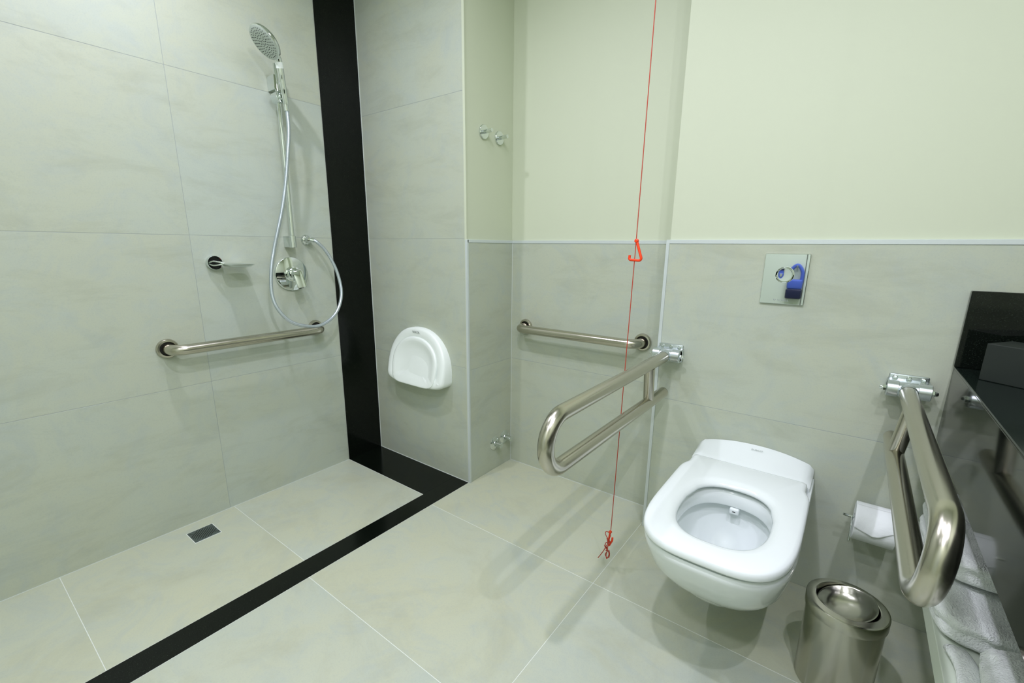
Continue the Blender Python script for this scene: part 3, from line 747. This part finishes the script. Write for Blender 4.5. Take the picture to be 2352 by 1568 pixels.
# ------------------------------------------------------------------ waste bin
bx, by, bh, br = .107, 1.360, .262, .0900
t = root('waste_bin', (bx, by, 0), 'small round polished steel waste bin with a swing lid', 'bin')
bm = nb(); lathe(bm, (bx, by, 0), (0, 0, 1), [(.080, .0), (.0865, .0), (.088, .004), (.088, .236), (.086, .238), (.084, .236), (.083, .02), (0, .02)], 72); obj('body', bm, M['steel_bin'], t)
bm = nb(); lathe(bm, (bx, by, 0), (0, 0, 1), [(.0885, .226), (.0915, .2265), (.0920, .228), (.0920, .254), (.0912, .2572), (.0885, .2588), (.0875, .2592), (.0722, .2612), (.0700, .2602), (.0693, .257), (.0690, .250), (.0695, .236), (.0885, .226)], 72, cap=False); obj('lid_rim', bm, M['steel_bin'], t, angle=24)
bm = nb(); lathe(bm, (0, 0, 0), (0, 0, 1), [(.0665, .001), (.0672, .003), (.0655, .0045), (.0625, .003), (.056, -.006), (.042, -.015), (.022, -.020), (0, -.0215), ], 64, cap=False)
lathe(bm, (0, 0, 0), (0, 0, 1), [(.0665, .001), (.056, -.009), (.042, -.018), (.022, -.023), (0, -.0245)], 64, cap=False)
Mr = Matrix.Translation((bx, by, .2515)) @ Matrix.Rotation(math.radians(14), 4, Vector((.45, -.9, 0)).normalized())
bmesh.ops.transform(bm, matrix=Mr, verts=bm.verts); obj('swing_lid', bm, M['steel_bin'], t)
bm = nb(); lathe(bm, (bx, by, 0), (0, 0, 1), [(.0830, .215), (0, .215)], 48, cap=False); obj('liner_shadow', bm, M['dark'], t) if False else bm.free()

# ------------------------------------------------------------------ granite counter
CX0, CZ = .254, .855
t = root('granite_counter', (CX0, YE, CZ), 'black granite counter with a deep polished apron and upstand at the right', 'counter')
bm = nb(); box(bm, (CX0, -.30, CZ-.006), (XR-.001, YE-.0005, CZ), .0018, 2); obj('worktop', bm, M['counter'], t, False)
bm = nb(); box(bm, (CX0+.0005, -.30, .636), (CX0+.020, YE-.0005, CZ-.0061), .0006, 1); obj('apron', bm, M['granite'], t, False)
bm = nb(); box(bm, (CX0-.002, YE-.020, CZ+.0005), (XR-.001, YE-.0005, 1.066), .0022, 2); box(bm, (XR-.02, -.30, CZ+.0005), (XR-.001, YE-.0205, 1.066), .0015, 1); obj('upstand', bm, M['granite'], t, False)
# box on the counter
a_ = math.atan2(-.049, .071)
t = bm = nb(); box(bm, (0, 0, 0), (.20, .10, .0925), .0015, 2)
bmesh.ops.transform(bm, matrix=Matrix.Translation((.282, 1.589, CZ+.0005)) @ Matrix.Rotation(a_, 4, 'Z'), verts=bm.verts)
o = obj('storage_box', bm, M['boxmat'], None, False, (.35, 1.58, CZ)); tag(o, 'plain dark green box lying on the black granite counter', 'box')
# towel shelf
t = root('towel_shelf', (.50, .8, .34), 'cream white shelf under the granite counter', 'shelf')
bm = nb(); box(bm, (.247, -.30, .318), (XR-.001, YE-.0005, .366), .0015, 2); obj('board', bm, M['shelf'], t, False)

# ------------------------------------------------------------------ towels
def towel(name, lo, hi, label, seed, n=(34, 40), amp=.006, e=5., tilt=None, parent=None):
    lo, hi = Vector(lo), Vector(hi); c = (lo+hi)/2; h = (hi-lo)/2
    bm = nb(); r = bmesh.ops.create_cube(bm, size=2)
    bmesh.ops.subdivide_edges(bm, edges=bm.edges[:], cuts=n[0], use_grid_fill=True)
    for v in bm.verts:
        p = v.co.copy(); m_ = max(abs(p.x), abs(p.y), abs(p.z))
        nn = (abs(p.x)**e+abs(p.y)**e+abs(p.z)**e)**(1/e)
        q = p*(m_/nn)
        # layered folds run round the edges
        side = max(abs(q.x), abs(q.y))
        if side > .9: 
            fold = .5+.5*math.cos(q.z*PI*2.0); s_ = 1-.018*fold
            q.x *= s_; q.y *= s_
        w_ = Vector((q.x*h.x, q.y*h.y, q.z*h.z))+c
        if tilt: w_ = tilt(w_, lo, hi)
        nz = noise.noise_vector(w_*9+Vector((seed, 0, 0)))*amp*1.6+noise.noise_vector(w_*34+Vector((seed, 5, 0)))*amp*.6+noise.noise_vector(w_*110+Vector((seed, 5, 7)))*.0022
        if q.z > 0: w_ += nz
        else: w_ += Vector((nz.x, nz.y, 0))*.6
        w_.z = max(w_.z, lo.z+.0005)
        v.co = w_
    return obj(name, bm, M['towel'], parent, True, (c.x, c.y, lo.z), angle=180)
tb = towel('bath_towel', (.243, 1.175, .3665), (.62, 1.70, .431), 'x', 2., e=8.)
tag(tb, 'folded white towel lying flat on the shelf beneath another towel', 'towel', 'white towels on the shelf')
ta = towel('bath_towel', (.247, 1.300, .4405), (.60, 1.69, .504), 'x', 9., e=8.)
tag(ta, 'folded white towel on top of another, at the wall end of the shelf', 'towel', 'white towels on the shelf')
def tc(w_, lo, hi):
    v = (w_.y-lo.y)/(hi.y-lo.y); u = (w_.x-lo.x)/(hi.x-lo.x)
    k = (w_.z-lo.z)/(hi.z-lo.z)
    w_.x += (1-v)*.012+.030*(1-k)*max(0, 1-u*2)
    w_.z = lo.z+(w_.z-lo.z)*(.70+.34*math.sin(min(1, u*2.3)*PI/2))*(1-.22*max(0, v-.72)/.28)
    w_.z += .012*math.exp(-((u-.30)/.08)**2)*math.sin(v*5)*k
    return w_
tcw = towel('bath_towel', (.262, .62, .3665), (.60, 1.165, .475), 'x', 21., amp=.011, e=4., tilt=tc)
tag(tcw, 'rumpled folded white towel at the near end of the shelf', 'towel', 'white towels on the shelf')
t3 = bm = nb()
pts = []
bm2 = nb(); rings = []
for k in range(26):
    v = k/25; y = 1.150-.50*v; x = .272+.012*v+.010*math.sin(v*7); z = .3665+.012
    rg = []
    for i in range(14):
        a2 = 2*PI*i/14; rg.append((x+.020*math.cos(a2)+.004*math.sin(v*19), y, max(.3668, z+.012*math.sin(a2)+.004*math.sin(v*13+1))))
    rings.append(rg)
loft(bm2, rings); bm.free()
obj('folded_hem', bm2, M['towel'], tcw, True, angle=180)

# added stand-in behind the camera for a blue shape mirrored in the flush plate
t = root('reflection_standin', (-.405, YK+.036, 1.0), 'blue and navy stand-in hung on the door, added for the shape mirrored in the flush plate', 'bag')
bm = nb(); cyl(bm, (-.405, YK+.036, 1.035), (-.405, YK+.08, 1.035), .006, 16); obj('peg', bm, M['chrome'], t)
bm = nb(); tube(bm, spline([(-.452, YK+.065, .90), (-.450, YK+.065, .99), (-.405, YK+.065, 1.042), (-.365, YK+.065, .99), (-.362, YK+.065, .90)], 8), .014, 14); obj('strap', bm, M['bag'], t)
bm = nb(); box(bm, (-.462, YK+.038, .845), (-.352, YK+.096, .925), .014, 3); obj('body', bm, M['bag'], t)
bm = nb(); box(bm, (-.465, YK+.037, .765), (-.350, YK+.099, .846), .010, 3); obj('base', bm, M['standin_navy'], t)
